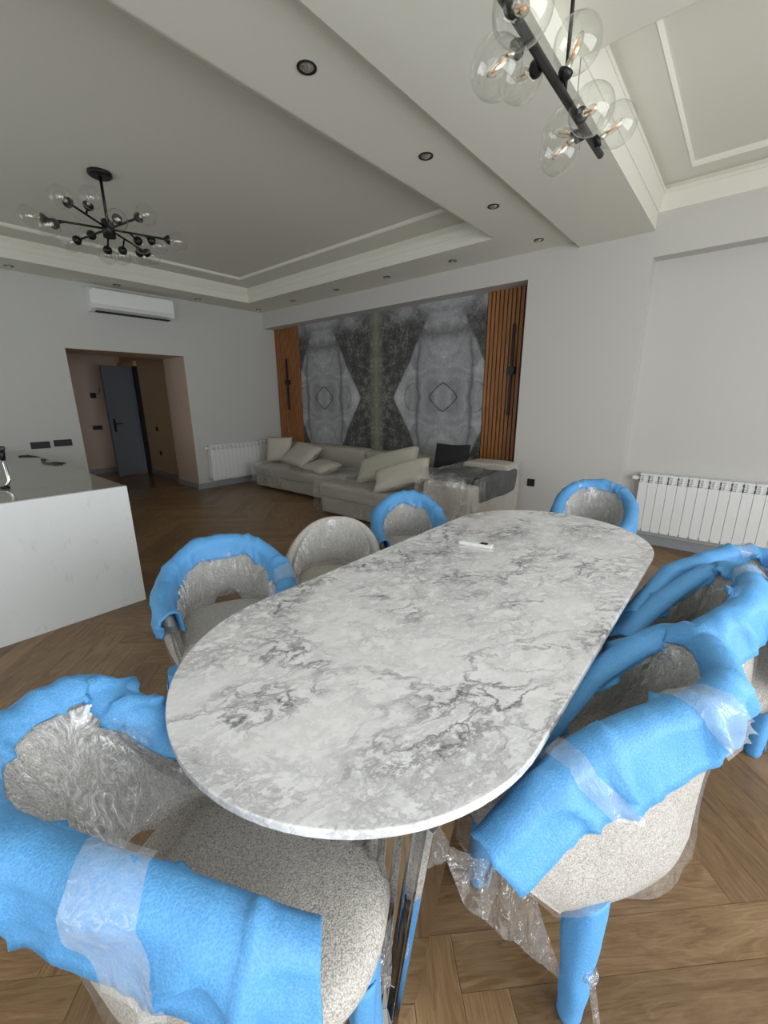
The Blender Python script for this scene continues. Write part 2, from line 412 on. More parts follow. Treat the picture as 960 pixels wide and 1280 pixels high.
for k, x, y in plank_list():
    ang = pi/4 if k == 'u' else 3*pi/4
    ca, sa = cos(ang), sin(ang)
    pl = [(x+a*ca-b*sa, y+a*sa+b*ca) for a, b in ((-L/2+G, -W/2+G), (L/2-G, -W/2+G), (L/2-G, W/2-G), (-L/2+G, W/2-G))]
    cp = clip_poly(pl)
    if not cp: continue
    full = len(cp) == 4 and all(abs(p[0]-q[0])+abs(p[1]-q[1]) < 1e-6 for p, q in zip(cp, pl))
    inview = False
    for t in (-.45, 0, .45):
        q = vis(x+t*L*ca, y+t*L*sa)
        if q and -60 < q[0] < 1020 and -60 < q[1] < 1340: inview = True
    cand.append((0 if inview else 1, math.hypot(x, y), k, x, y, cp, full))
cand.sort(key=lambda c: c[:2])
pm = MB()
pm.box((-L/2+G, -W/2+G, -.012), (L/2-G, W/2-G, 0))
pmesh = pm.mesh('plank', M['plank'])
nsingle = 0; far = MB(); tones = []
def poly_local(cp, x, y, ang):
    ca, sa = cos(-ang), sin(-ang)
    return [((p[0]-x)*ca-(p[1]-y)*sa, (p[0]-x)*sa+(p[1]-y)*ca) for p in cp]
for out, d, k, x, y, cp, full in cand:
    ang = pi/4 if k == 'u' else 3*pi/4
    if not out and nsingle < 298:
        nsingle += 1
        if full: me = pmesh
        else: me = MB().prism(poly_local(cp, x, y, ang), -.012, 0).mesh('plank', M['plank'])
        o = bpy.data.objects.new('plank', me); C.objects.link(o); o.parent = fl
        o.location = (x, y, random.uniform(-.0003, .0003)); o.rotation_euler = (0, 0, ang)
    else:
        n0 = len(far.f); far.prism(cp, -.012, 0); tones += [random.uniform(.72, 1.2)]*(len(far.f)-n0)
ff = far.build('plank_field', M['field'], fl); ff['kind'] = 'stuff'
ca_ = ff.data.color_attributes.new('tone', 'FLOAT_COLOR', 'CORNER')
for p in ff.data.polygons:
    for li in p.loop_indices: ca_.data[li].color = (tones[p.index],)*3+(1,)
hf = MB().box((-10.4, 1.0, -.08), (XL, 3.6, -.002)).build('hall_floor', M['halltile'], fl)

# left wall with opening y 1.70..3.235, z 0..2.13, thickness .75
T = .75
OY0, OY1, OZ = 1.70, 3.235, 2.13
struct(MB().box((XL-T, OY1, -.02), (XL, YR+.1, 3.3)).build('wall_left_far', M['wall']))
struct(MB().box((XL-T, OY0, OZ), (XL, OY1, 3.3)).build('wall_left_lintel', M['wall']))
wl = struct(MB().box((XL-T, YB-.3, -.02), (XL, OY0, 3.3)).build('wall_left', M['wall']))
m = MB(); e = .004   # painted reveal of the passage
m.box((XL-T, OY1-e, 0), (XL-.002, OY1+.001, OZ)); m.box((XL-T, OY0, OZ-e), (XL-.002, OY1, OZ+.001)); m.box((XL-T, OY0-.001, 0), (XL-.002, OY0+e, OZ))
m.build('passage_reveal', M['hall'], wl)
# hall
HX = -10.0
m = MB().box((HX-.2, .9, -.02), (HX, 3.9, 2.7)); struct(m.build('wall_hall_back', M['hall']))
m = MB().box((-9.17, 3.38, -.02), (XL-T, 3.6, 2.7)); m.box((HX, 3.38, 2.13), (-9.17, 3.6, 2.7))
struct(m.build('wall_hall_right', M['halltan']))
struct(MB().box((HX, .9, -.02), (XL-T, 1.0, 2.7)).build('wall_hall_left', M['hall']))
struct(MB().box((HX, .9, 2.6), (XL-T, 3.6, 2.7)).build('ceiling_hall', M['hall']))
struct(MB().box((HX-.1, 4.6, -.02), (-9.0, 4.7, 2.7)).build('wall_hall_beyond', M['dark']))  # wall coloured near-black to paint in the dark room beyond
struct(MB().box((-9.1, 3.6, -.02), (-9.0, 4.6, 2.7)).build('wall_hall_beyond_side', M['dark']))  # same painted darkness on the side wall
# door leaf
dl = struct(empty('door_1', (-9.42, 3.42, 0), atan2(2.783-3.42, -9.188+9.42)))
DW = .70
MB().box((0, -.02, .01), (DW, .02, 2.09)).build('door_leaf', M['door'], dl, bevel=.003)
m = MB()
for s in (-.026, .018):
    m.box((.0, s, .01), (.12, s+.008, 2.09)); m.box((DW-.12, s, .01), (DW, s+.008, 2.09))
    m.box((.12, s, .01), (DW-.12, s+.008, .14)); m.box((.12, s, 1.95), (DW-.12, s+.008, 2.09))
m.build('door_stile', M['door'], dl, bevel=.004)
for sg in (-1, 1):
    h = MB().box((DW-.10, sg*.026-.006, .88), (DW-.055, sg*.026+.006, 1.12)).build('handle_plate', M['blackplastic'], dl)
    MB().tube([(DW-.078, sg*.03, 1.03), (DW-.078, sg*.075, 1.03), (DW-.10, sg*.08, 1.03), (DW-.21, sg*.08, 1.03)], .009).build('lever', M['blackplastic'], h)
struct(MB().box((-9.24, 3.32, 0), (-9.15, 3.60, 2.10)).build('door_gap_shade', M['dark']))  # strip coloured near-black to paint the shaded gap beside the door
m = MB(); m.box((-10.0, 3.32, 2.10), (-9.15, 3.60, 2.2)); m.box((-10.0, 3.34, 0), (-9.96, 3.60, 2.1))
struct(m.build('trim_1', M['halltan'], bevel=.004))
# hall baseboards
struct(MB().box((HX, 1.0, 0), (HX+.015, 3.34, .10)).build('baseboard_hall_back', M['base']))
struct(MB().box((-9.15, 3.365, 0), (XL-T, 3.38, .10)).build('baseboard_hall_right', M['base']))
# far wall: block right of the recess, header over it, niche on the right
NX0, NY, NZ = -.863, 4.90, 2.68
struct(MB().box((-2.0, YM, -.02), (NX0, YR+.3, 3.35)).build('wall_far_pier', M['wall_far']))
struct(MB().box((NX0, YM, NZ), (XR+.2, YR+.3, 3.35)).build('wall_far_niche_header', M['wall_far']))
struct(MB().box((NX0, NY, -.02), (XR+.2, YR+.3, NZ)).build('wall_far_niche', M['wall_far']))
struct(MB().box((XL, YM, 2.69), (-2.0, YR+.3, 3.35)).build('wall_far_header', M['wall_far']))
struct(MB().box((XL, YR, -.02), (-2.0, YR+.3, 2.69)).build('wall_far_recess', M['wall_far']))
struct(MB().box((NX0, NY-.015, 0), (XR, NY, .095)).build('baseboard_niche', M['base'], bevel=.003))
struct(MB().box((-2.0, YM-.015, 0), (NX0, YM, .095)).build('baseboard_far', M['base'], bevel=.003))
struct(MB().box((XL, OY1, 0), (XL+.015, YR-.05, .095)).build('baseboard_left', M['base'], bevel=.003))
struct(MB().box((XL, YB, 0), (XL+.015, OY0, .095)).build('baseboard_left_near', M['base'], bevel=.003))
struct(MB().box((XL-T, OY1-.019, 0), (XL, OY1-.004, .095)).build('baseboard_passage', M['base'], bevel=.003))
# rear and right walls with windows
def wall_with_windows(name, axis, c0, c1, rng, wins, mt):
    m = MB()
    def bx(a0, a1, z0, z1):
        if axis == 'x': m.box((c0, a0, z0), (c1, a1, z1))
        else: m.box((a0, c0, z0), (a1, c1, z1))
    pos = rng[0]
    for a0, a1, z0, z1 in wins:
        bx(pos, a0, -.02, 3.35); bx(a0, a1, -.02, z0); bx(a0, a1, z1, 3.35); pos = a1
    bx(pos, rng[1], -.02, 3.35)
    return struct(m.build(name, mt))
WR = [(-1.6, .55, .12, 2.62), (.9, 3.1, .12, 2.62)]
WB = [(-5.8, -3.5, .4, 2.62), (-1.3, 2.1, .12, 2.62)]
wall_with_windows('wall_right', 'x', XR, XR+.2, (YB-.3, YM), WR, M['wall'])
wall_with_windows('wall_rear', 'y', YB-.2, YB, (XL, XR+.2), WB, M['wall'])
wn = 0
for axis, wins in (('x', WR), ('y', WB)):
    for a0, a1, z0, z1 in wins:
        wn += 1
        m = MB(); g = MB()
        c = XR+.12 if axis == 'x' else YB-.12
        def bb(mb, p0, p1, q0, q1, t):
            if axis == 'x': mb.box((c-t, p0, q0), (c+t, p1, q1))
            else: mb.box((p0, c-t, q0), (p1, c+t, q1))
        am = (a0+a1)/2; w_ = .06
        for p0, p1, q0, q1 in ((a0, a0+w_, z0, z1), (a1-w_, a1, z0, z1), (am-w_, am+w_, z0, z1), (a0, a1, z0, z0+w_), (a0, a1, z1-w_, z1)): bb(m, p0, p1, q0, q1, .03)
        bb(g, a0+w_, am-w_, z0+w_, z1-w_, .004); bb(g, am+w_, a1-w_, z0+w_, z1-w_, .004)
        wo = struct(m.build('window_%d' % wn, M['trimwhite'], bevel=.004)); g.build('glass_pane', M['pane'], wo)

# ceiling
BX0, BX1 = -1.503, -.874
TX0, TX1, TY0, TY1 = -6.30, -2.105, -1.2, 4.12     # living tray
DX0, DX1, DY0, DY1 = BX1, 1.95, 2.47, YM           # dining tray
ce = struct(MB().box((XL-.1, YB-.2, 3.33), (XR+.2, YR+.3, 3.42)).build('ceiling', M['ceiling']))
m = MB()
m.box((XL, YB, ZS), (TX0, YM, 3.33)); m.box((TX1, YB, ZS), (BX0, YM, 3.33)); m.box((TX0, YB, ZS), (TX1, TY0, 3.33)); m.box((TX0, TY1, ZS), (TX1, YM, 3.33))
m.build('living_soffit', M['ceiling'], ce)
MB().box((BX0, YB, ZB), (BX1, YM, 3.33)).build('ceiling_beam', M['ceiling'], ce)
m = MB(); m.box((BX1, YB, ZD), (XR, DY0, 3.33)); m.box((DX1, DY0, ZD), (XR, YM, 3.33)); m.build('dining_soffit', M['ceiling'], ce)
def tray(x0, x1, y0, y1, zlip, zout, zin, inset, nm):
    # outer flat band and raised inner field, with a moulded step
    b = .14
    m = MB(); xi0, xi1, yi0, yi1 = x0+inset, x1-inset, y0+inset, y1-inset
    m.box((x0, y0, zout), (xi0, y1, 3.33)); m.box((xi1, y0, zout), (x1, y1, 3.33)); m.box((xi0, y0, zout), (xi1, yi0, 3.33)); m.box((xi0, yi1, zout), (xi1, y1, 3.33))
    m.box((xi0, yi0, zin), (xi1, yi1, 3.33))
    m.build(nm+'_field', M['ceiling'], ce)
def sweep_frame(x0, x1, y0, y1, prof, name, mt, sides=(1, 1, 1, 1)):
    # prof: list of (offset inward, z); frame swept round a rectangle, mitred corners
    n = len(prof)
    m = MB(); cs = [(x0, y0, 1, 1), (x1, y0, -1, 1), (x1, y1, -1, -1), (x0, y1, 1, -1)]
    vs = [(cx+sx*p, cy+sy*p, z) for cx, cy, sx, sy in cs for p, z in prof]
    fs = []
    for k in range(4):
        if not sides[k]: continue
        a, b = k*n, ((k+1) % 4)*n
        fs += [(a+i, b+i, b+i+1, a+i+1) for i in range(n-1)]
    m.add(vs, fs); return m.build(name, mt, ce)
tray(TX0, TX1, TY0, TY1, 3.10, 3.155, 3.185, .34, 'living_tray')
sweep_frame(TX0, TX1, TY0, TY1, [(0.001, 2.943), (.006, 2.943), (.006, 3.035), (.014, 3.04), (.032, 3.085), (.036, 3.085), (.036, 3.105), (.003, 3.105), (.003, 3.155)], 'living_tray_crown', M['trimwhite'])
sweep_frame(TX0+.34, TX1-.34, TY0+.34, TY1-.34, [(-.002, 3.155), (-.002, 3.153), (.0, 3.153), (.010, 3.165), (.012, 3.185)], 'living_tray_step', M['ceiling'])
tray(DX0, DX1, DY0, DY1, 3.18, 3.215, 3.25, .235, 'dining_tray')
sweep_frame(DX0, DX1, DY0, DY1, [(0, 2.89), (.004, 2.89), (.004, 3.025), (.012, 3.025), (.038, 3.15), (.044, 3.15), (.044, 3.18), (.01, 3.18), (.01, 3.215)], 'dining_tray_crown', M['trimwhite'], (0, 0, 0, 1))
sweep_frame(DX0, DX1, DY0, DY1, [(0, 3.02), (.012, 3.025), (.038, 3.15), (.044, 3.15), (.044, 3.18), (.01, 3.18), (.01, 3.215)], 'dining_tray_crown', M['trimwhite'], (1, 1, 1, 0))
sweep_frame(DX0+.235, DX1-.235, DY0+.235, DY1-.235, [(-.002, 3.215), (-.002, 3.213), (0, 3.213), (.010, 3.225), (.012, 3.25)], 'dining_tray_step', M['ceiling'])

# ---------------------------------------------------------------- downlights
def downlight():
    r = empty('ceiling_downlight')
    m = MB(); n = 28
    prof = [(.046, 0), (.046, -.004), (.040, -.006), (.036, -.004), (.034, .0)]
    m.grid(lambda u, v: (prof[round(v*4)][0]*cos(2*pi*u), prof[round(v*4)][0]*sin(2*pi*u), prof[round(v*4)][1]), n, 5, cu=True)
    m.build('trim_ring', M['black'], r)
    pr2 = [(.035, -.001), (.030, -.003), (.018, -.010), (.014, -.011), (.001, -.012)]
    MB().grid(lambda u, v: (pr2[round(v*4)][0]*cos(2*pi*u), pr2[round(v*4)][0]*sin(2*pi*u), pr2[round(v*4)][1]), n, 5, cu=True).build('lamp_face', M['glassy'], r)
    return r
spots = [(-1.80, 1.585, 'black ringed round downlight nearest the camera, above the beam side of the room'),
 (-1.80, 2.54, 'second downlight in the row along the beam'),
 (-1.80, 3.475, 'third downlight in the row along the beam'),
 (-1.80, 4.44, 'downlight at the corner beside the beam above the right slat panel'),
 (-2.76, 4.44, 'first downlight left of the beam corner above the mural'),
 (-3.71, 4.44, 'second downlight left of the beam corner, above the middle of the mural'),
 (-4.65, 4.46, 'third downlight left of the beam corner above the mural'),
 (-5.66, 4.49, 'downlight above the left edge of the mural'),
 (-6.62, 4.51, 'downlight in the far left ceiling corner'),
 (-6.64, 3.46, 'downlight above the left wall right of the air conditioner'),
 (-6.64, 2.36, 'downlight just above the air conditioner'),
 (-6.64, 1.27, 'downlight at the left edge of the photo left of the air conditioner')]
d0 = downlight()
for i, (x, y, lb) in enumerate(spots):
    o = d0 if i == 0 else copy_tree(d0)
    o.location = (x, y, ZS); tag(o, lb, 'ceiling light', 'recessed ceiling downlights')

# ---------------------------------------------------------------- feature wall
mu = MB().box((-6.145+3.167, -.012, -1.40), (-2.572+3.167, .012, 2.70-1.489)).build('stone_mural', M['mural'], None, (-3.167, YR-.014, 1.489))
tag(mu, 'large grey bookmatched stone-pattern mural panel behind the sofa', 'wall panel')
def slat_panel(x0, x1, label):
    r = empty('slat_panel', (x0, YR-.002, 0)); tag(r, label, 'wall panel', 'wooden slat panels beside the mural')
    MB().box((0, -.012, .02), (x1-x0, 0, 2.688)).build('backing_board', M['dark'], r)
    n = int(round((x1-x0)/.0535)); p = (x1-x0)/n
    me = MB().box((-.0175, -.034, .02), (.0175, -.012, 2.688)).mesh('slat', M['slat'])
    for k in range(n):
        o = bpy.data.objects.new('slat', me); C.objects.link(o); o.parent = r; o.location = (p*(k+.5), 0, 0)
    return r
slat_panel(XL+.01, -6.15, 'narrow orange-brown vertical wood slat panel left of the mural')
slat_panel(-2.567, -2.005, 'orange-brown vertical wood slat panel right of the mural by the white wall')
def sconce(x, zc, z0, z1, label):
    r = empty('wall_sconce', (x, YR-.036, zc)); tag(r, label, 'wall lamp', 'black bar wall lamps')
    MB().box((-.014, -.045, z0-zc), (.014, -.02, z1-zc)).build('light_bar', M['black'], r, bevel=.004)
    MB().tube([(0, 0, 0), (0, -.028, 0), (0, -.055, 0)], [.05, .05, .047], 28).build('round_mount', M['black'], r)
sconce(-2.20, 1.79, 1.27, 2.30, 'black vertical bar wall lamp with round mount on the right slat panel')
sconce(-6.49, 1.77, 1.28, 2.17, 'black vertical bar wall lamp with round mount on the left slat panel')

# ---------------------------------------------------------------- electrics
def plate(loc, rz, w, h, gangs, label, cat='socket', name='wall_socket', group=None):
    r = empty(name, loc, rz); tag(r, label, cat, group)
    MB().box((-w/2, -.010, -h/2), (w/2, 0, h/2)).build('face_plate', M['blackplastic'], r, bevel=.002)
    g = w/gangs
    for k in range(gangs):
        MB().box((-w/2+g*k+.006, -.0135, -h/2+.008), (-w/2+g*(k+1)-.006, -.010, h/2-.008)).build('insert', M['blackplastic'], r, bevel=.0015)
    return r
plate((-1.772, YM, .522), 0, .085, .085, 1, 'square black socket on the white far wall right of the slats')
plate((XL, 1.235, .918), -pi/2+pi, .20, .085, 3, 'left one of two wide black sockets above the island worktop', group=None)
plate((XL, 1.475, .928), -pi/2+pi, .20, .085, 3, 'right one of two wide black sockets above the island, next to the passage')
plate((HX, 2.775, .93), pi/2, .17, .085, 2, 'wide black switch on the pinkish back wall of the hall', 'switch', 'wall_switch')
plate((-8.62, 3.38, .925), 0, .08, .085, 1, 'black switch on the tan hall wall, upper of two', 'switch', 'wall_switch')
plate((-8.60, 3.38, .46), 0, .08, .085, 1, 'black socket low on the tan hall wall below the switch')
r = empty('wall_junction_box', (HX, 2.80, 1.56)); tag(r, 'small open junction box with loose wires on the hall back wall', 'electrical box')
MB().box((0, -.05, -.05), (.012, .05, .05)).build('box_body', M['blackplastic'], r)
MB().tube([(.01, .0, 0), (.05, .05, .02), (.06, .10, .06), (.05, .12, .14)], .006, 8).build('wire', M['blackplastic'], r)

# air conditioner
r = empty('air_conditioner', (XL, 2.56, 2.60)); tag(r, 'white split air conditioner high on the left wall', 'air conditioner')
aw = .53
prof = [(0, .0), (.10, .0), (.17, .03), (.20, .09), (.205, .24), (.18, .275), (.14, .29), (0, .29)]
m = MB(); n = len(prof)
vs = [(x, -aw, z) for x, z in prof]+[(x, aw, z) for x, z in prof]
m.add(vs, [(i, i+n, (i+1) % n+n, (i+1) % n) for i in range(n)]+[tuple(range(n)), tuple(reversed(range(n, 2*n)))])
m.build('housing', M['whiteplastic'], r, bevel=.006)
MB().box((.203, -aw+.02, .075), (.213, aw-.02, .262)).build('front_panel', M['white'], r, bevel=.006)
MB().box((.06, -aw+.06, -.004), (.165, aw-.06, .004)).build('air_outlet', M['dark'], r)
MB().box((.0, -aw+.05, 0), (.105, aw-.05, .006), Matrix.Rotation(radians(-24), 3, 'Y'), (.09, 0, -.004)).build('louvre', M['whiteplastic'], r, bevel=.002)

# radiators
def radiator(loc, rz, n, z0, z1, label, valve_side=-1):
    r = empty('radiator', loc, rz); tag(r, label, 'radiator')
    p = .08; H = z1-z0
    m = MB()
    # front plate with rounded foot, core, top grille fins
    e = .0385
    m.box((-e, -.048, .03), (e, -.040, H-.085)); m.box((-.034, -.0485, .012), (.034, -.041, .03))
    m.box((-.012, -.04, .02), (.012, .035, H-.02)); m.box((-.036, .032, .03), (.036, .038, H-.06))
    m.box((-e, -.048, H-.014), (e, .036, H)); m.box((-.006, -.048, H-.085), (.006, -.04, H-.014))
    for k in range(3): m.box((-.034, -.004, -.002), (.034, .012, .002), Matrix.Rotation(radians(35), 3, 'X'), (0, -.044, H-.075+.021*k))
    m.box((-.034, -.030, H-.085), (.034, -.026, H-.014))
    me = m.mesh('radiator_section', M['white'])
    for k in range(n):
        o = bpy.data.objects.new('radiator_section', me); C.objects.link(o); o.parent = r; o.location = (p*(k+.5), 0, z0)
    MB().tube([(-.01, 0, z0+.055), (p*n+.01, 0, z0+.055)], .018).build('lower_pipe', M['white'], r)
    MB().tube([(-.01, 0, z1-.055), (p*n+.01, 0, z1-.055)], .018).build('upper_pipe', M['white'], r)
    x = -.02
    v = MB().tube([(x+.02, 0, z1-.055), (x-.01, 0, z1-.055), (x-.035, 0, z1-.055), (x-.055, 0, z1-.055)], [.014, .022, .022, .018]).build('valve', M['white'], r)
    MB().tube([(x-.02, 0, z1-.055), (x-.02, .03, z1-.055), (x-.02, .055, z1-.055)], .010).build('valve_pipe', M['chrome'], r)
    b = MB().tube([(x+.02, 0, z0+.055), (x-.035, 0, z0+.055)], .016).build('drain_valve', M['chrome'], r)
    return r
radiator((-.70, 4.84, 0), 0, 15, .145, .742, 'white sectional radiator in the niche at the right')
ra = radiator((XL+.06, 3.43, 0), pi/2, 15, .12, .735, 'white sectional radiator on the left wall beside the sofa')

# ---------------------------------------------------------------- island and things on it
IX1, IY1, IZ = -3.268, 1.02, .885
r = empty('kitchen_island', (IX1, 0, 0)); tag(r, 'kitchen island with pale flecked stone end panel and glossy grey worktop', 'island')
MB().box((-.03, -2.0, 0), (0, IY1, IZ+.002)).build('stone_end_panel', M['stone'], r, bevel=.002)
MB().box((-3.05, -2.0, IZ-.03), (-.03, IY1, IZ)).build('worktop', M['stonetop'], r, bevel=.001)
MB().box((-3.0, -1.98, .08), (-.032, IY1-.04, IZ-.031)).build('cabinet_body', M['whiteplastic'], r)
for k in range(4):
    MB().box((-3.0+k*.74+.004, IY1-.04, .10), (-3.0+(k+1)*.74-.004, IY1-.018, IZ-.04)).build('cabinet_door', M['whiteplastic'], r, bevel=.002)
# mixer tap with hose
r = empty('spray_tap', (-3.86, .45, IZ)); tag(r, 'black pull-out tap with a chrome hose at the left end of the island', 'tap')
MB().tube([(0, 0, 0), (0, 0, .012)], .028, 20).build('tap_base', M['black'], r)
MB().tube([(0, 0, .01), (.015, .02, .03), (.02, .03, .06), (.0, .03, .12), (-.02, .03, .17), (-.035, .03, .20)], [.011]*6).build('spray_hose', M['chrome'], r)
MB().tube([(-.03, .03, .19), (-.045, .03, .235), (-.055, .03, .26)], [.014, .02, .022]).build('spray_head', M['black'], r)
MB().box((-.075, .005, .255), (-.025, .055, .285)).build('spray_button', M['black'], r, bevel=.006)
r = empty('folded_sunglasses', (-5.25, .965, IZ)); tag(r, 'black folded glasses lying on the grey worktop', 'glasses')
MB().box((-.07, -.03, .0), (-.008, -.02, .028)).box((.008, -.03, .0), (.07, -.02, .028)).box((-.02, -.028, .018), (.02, -.022, .024)).build('lens_frame', M['blackplastic'], r, bevel=.005)
for s in (-1, 1): MB().tube([(s*.068, -.022, .022), (s*.06, .0, .02), (-s*.03, .012, .012)], .004, 8).build('temple_arm', M['blackplastic'], r)
r = empty('dark_phone', (-4.98, .985, IZ), .3); tag(r, 'dark red-brown phone lying beside the glasses on the worktop', 'phone')
MB().box((-.08, -.045, 0), (.08, .045, .012)).build('phone_body', plain('dark_red_case', (.05, .01, .012), .3), r, bevel=.005)
MB().box((-.074, -.040, .012), (.074, .040, .0135)).build('phone_screen', M['blackplastic'], r)
r = empty('worktop_dark_wedge', (-5.85, .93, IZ), .2); tag(r, 'small dark wedge at the far corner of the worktop', 'dark wedge')
MB().add([(-.1, .04, 0), (.16, .04, 0), (-.1, -.05, 0), (-.1, .04, .012), (.16, .04, .004), (-.1, -.05, .012)], [(0, 1, 2), (3, 5, 4), (0, 3, 4, 1), (1, 4, 5, 2), (2, 5, 3, 0)]).build('wedge_body', M['dark'], r)  # flat black wedge added for an unidentified dark corner shape
r = empty('white_sink_board', (-6.45, .52, IZ), 0); tag(r, 'shiny white board standing on the far left end of the worktop', 'board')
MB().box((-.06, -.9, 0), (.06, .30, .05)).build('board_body', M['white'], r, bevel=.006)

# ---------------------------------------------------------------- dining table
tx, ty, tw, tl, tz = -.735, 1.475, .52, .705, .76
r = empty('dining_table', (tx, ty, 0)); tag(r, 'long oval dining table with white grey-veined marble top', 'table')
def stadium(rr, n=40):
    return [(rr*cos(a), tl+rr*sin(a)) for a in [pi*k/n for k in range(n+1)]]+[(rr*cos(a), -tl+rr*sin(a)) for a in [pi+pi*k/n for k in range(n+1)]]
MB().prism(stadium(tw), tz-.022, tz).build('tabletop', M['marble'], r, bevel=.004, seg=3)
MB().prism(stadium(tw-.09), tz-.034, tz-.0225).build('under_board', M['dark'], r)
for s in (-1, 1):
    lg = empty('table_leg', (0, 0, 0)); lg.parent = r
    n = 20; x0, x1 = -.42, .42; yb = s*.945
    def upright(pts, name, mt):        # slightly narrower at the foot
        k0 = .80; h0, h1 = .012, tz-.034
        N_ = len(pts)
        vs = [(x*k0, y, h0) for x, y in pts]+[(x, y, h1) for x, y in pts]
        MB().add(vs, [(i, (i+1) % N_, (i+1) % N_+N_, i+N_) for i in range(N_)]+[tuple(reversed(range(N_))), tuple(range(N_, 2*N_))]).build(name, mt, lg, bevel=.0012)
    for k in range(n):
        xa = x0+(x1-x0)*k/n; xb = x0+(x1-x0)*(k+1)/n; q_ = (xb-xa)*.3
        upright([(xa, yb-.018), (xb-q_, yb-.030), (xb, yb-.018), (xb, yb+.018), (xb-q_, yb+.030), (xa, yb+.018)], 'steel_flute', M['steel'])
    upright([(x1+.001, yb-.045), (x1+.016, yb-.045), (x1+.016, yb+.045), (x1+.001, yb+.045)], 'steel_edge_plate', M['steel'])
    upright([(x0-.016, yb-.045), (x0-.001, yb-.045), (x0-.001, yb+.045), (x0-.016, yb+.045)], 'steel_edge_plate', M['steel'])
    MB().box((x0*.82, yb-.06, 0), (x1*.82, yb+.06, .012)).build('foot_plate', M['steel'], lg, bevel=.002)
# remote
r = empty('remote_control', (-.925, 1.80, tz), radians(12)); tag(r, 'white remote control lying on the marble table', 'remote')
MB().box((-.085, -.022, 0), (.085, .022, .018)).build('remote_body', M['white'], r, bevel=.006)
MB().box((.025, -.013, .018), (.06, .013, .0195)).build('remote_screen', M['dark'], r)
for k in range(4):
    for j in range(2): MB().box((-.07+k*.022, -.013+j*.015, .018), (-.058+k*.022, -.003+j*.015, .0205)).build('remote_button', M['whiteplastic'], r)

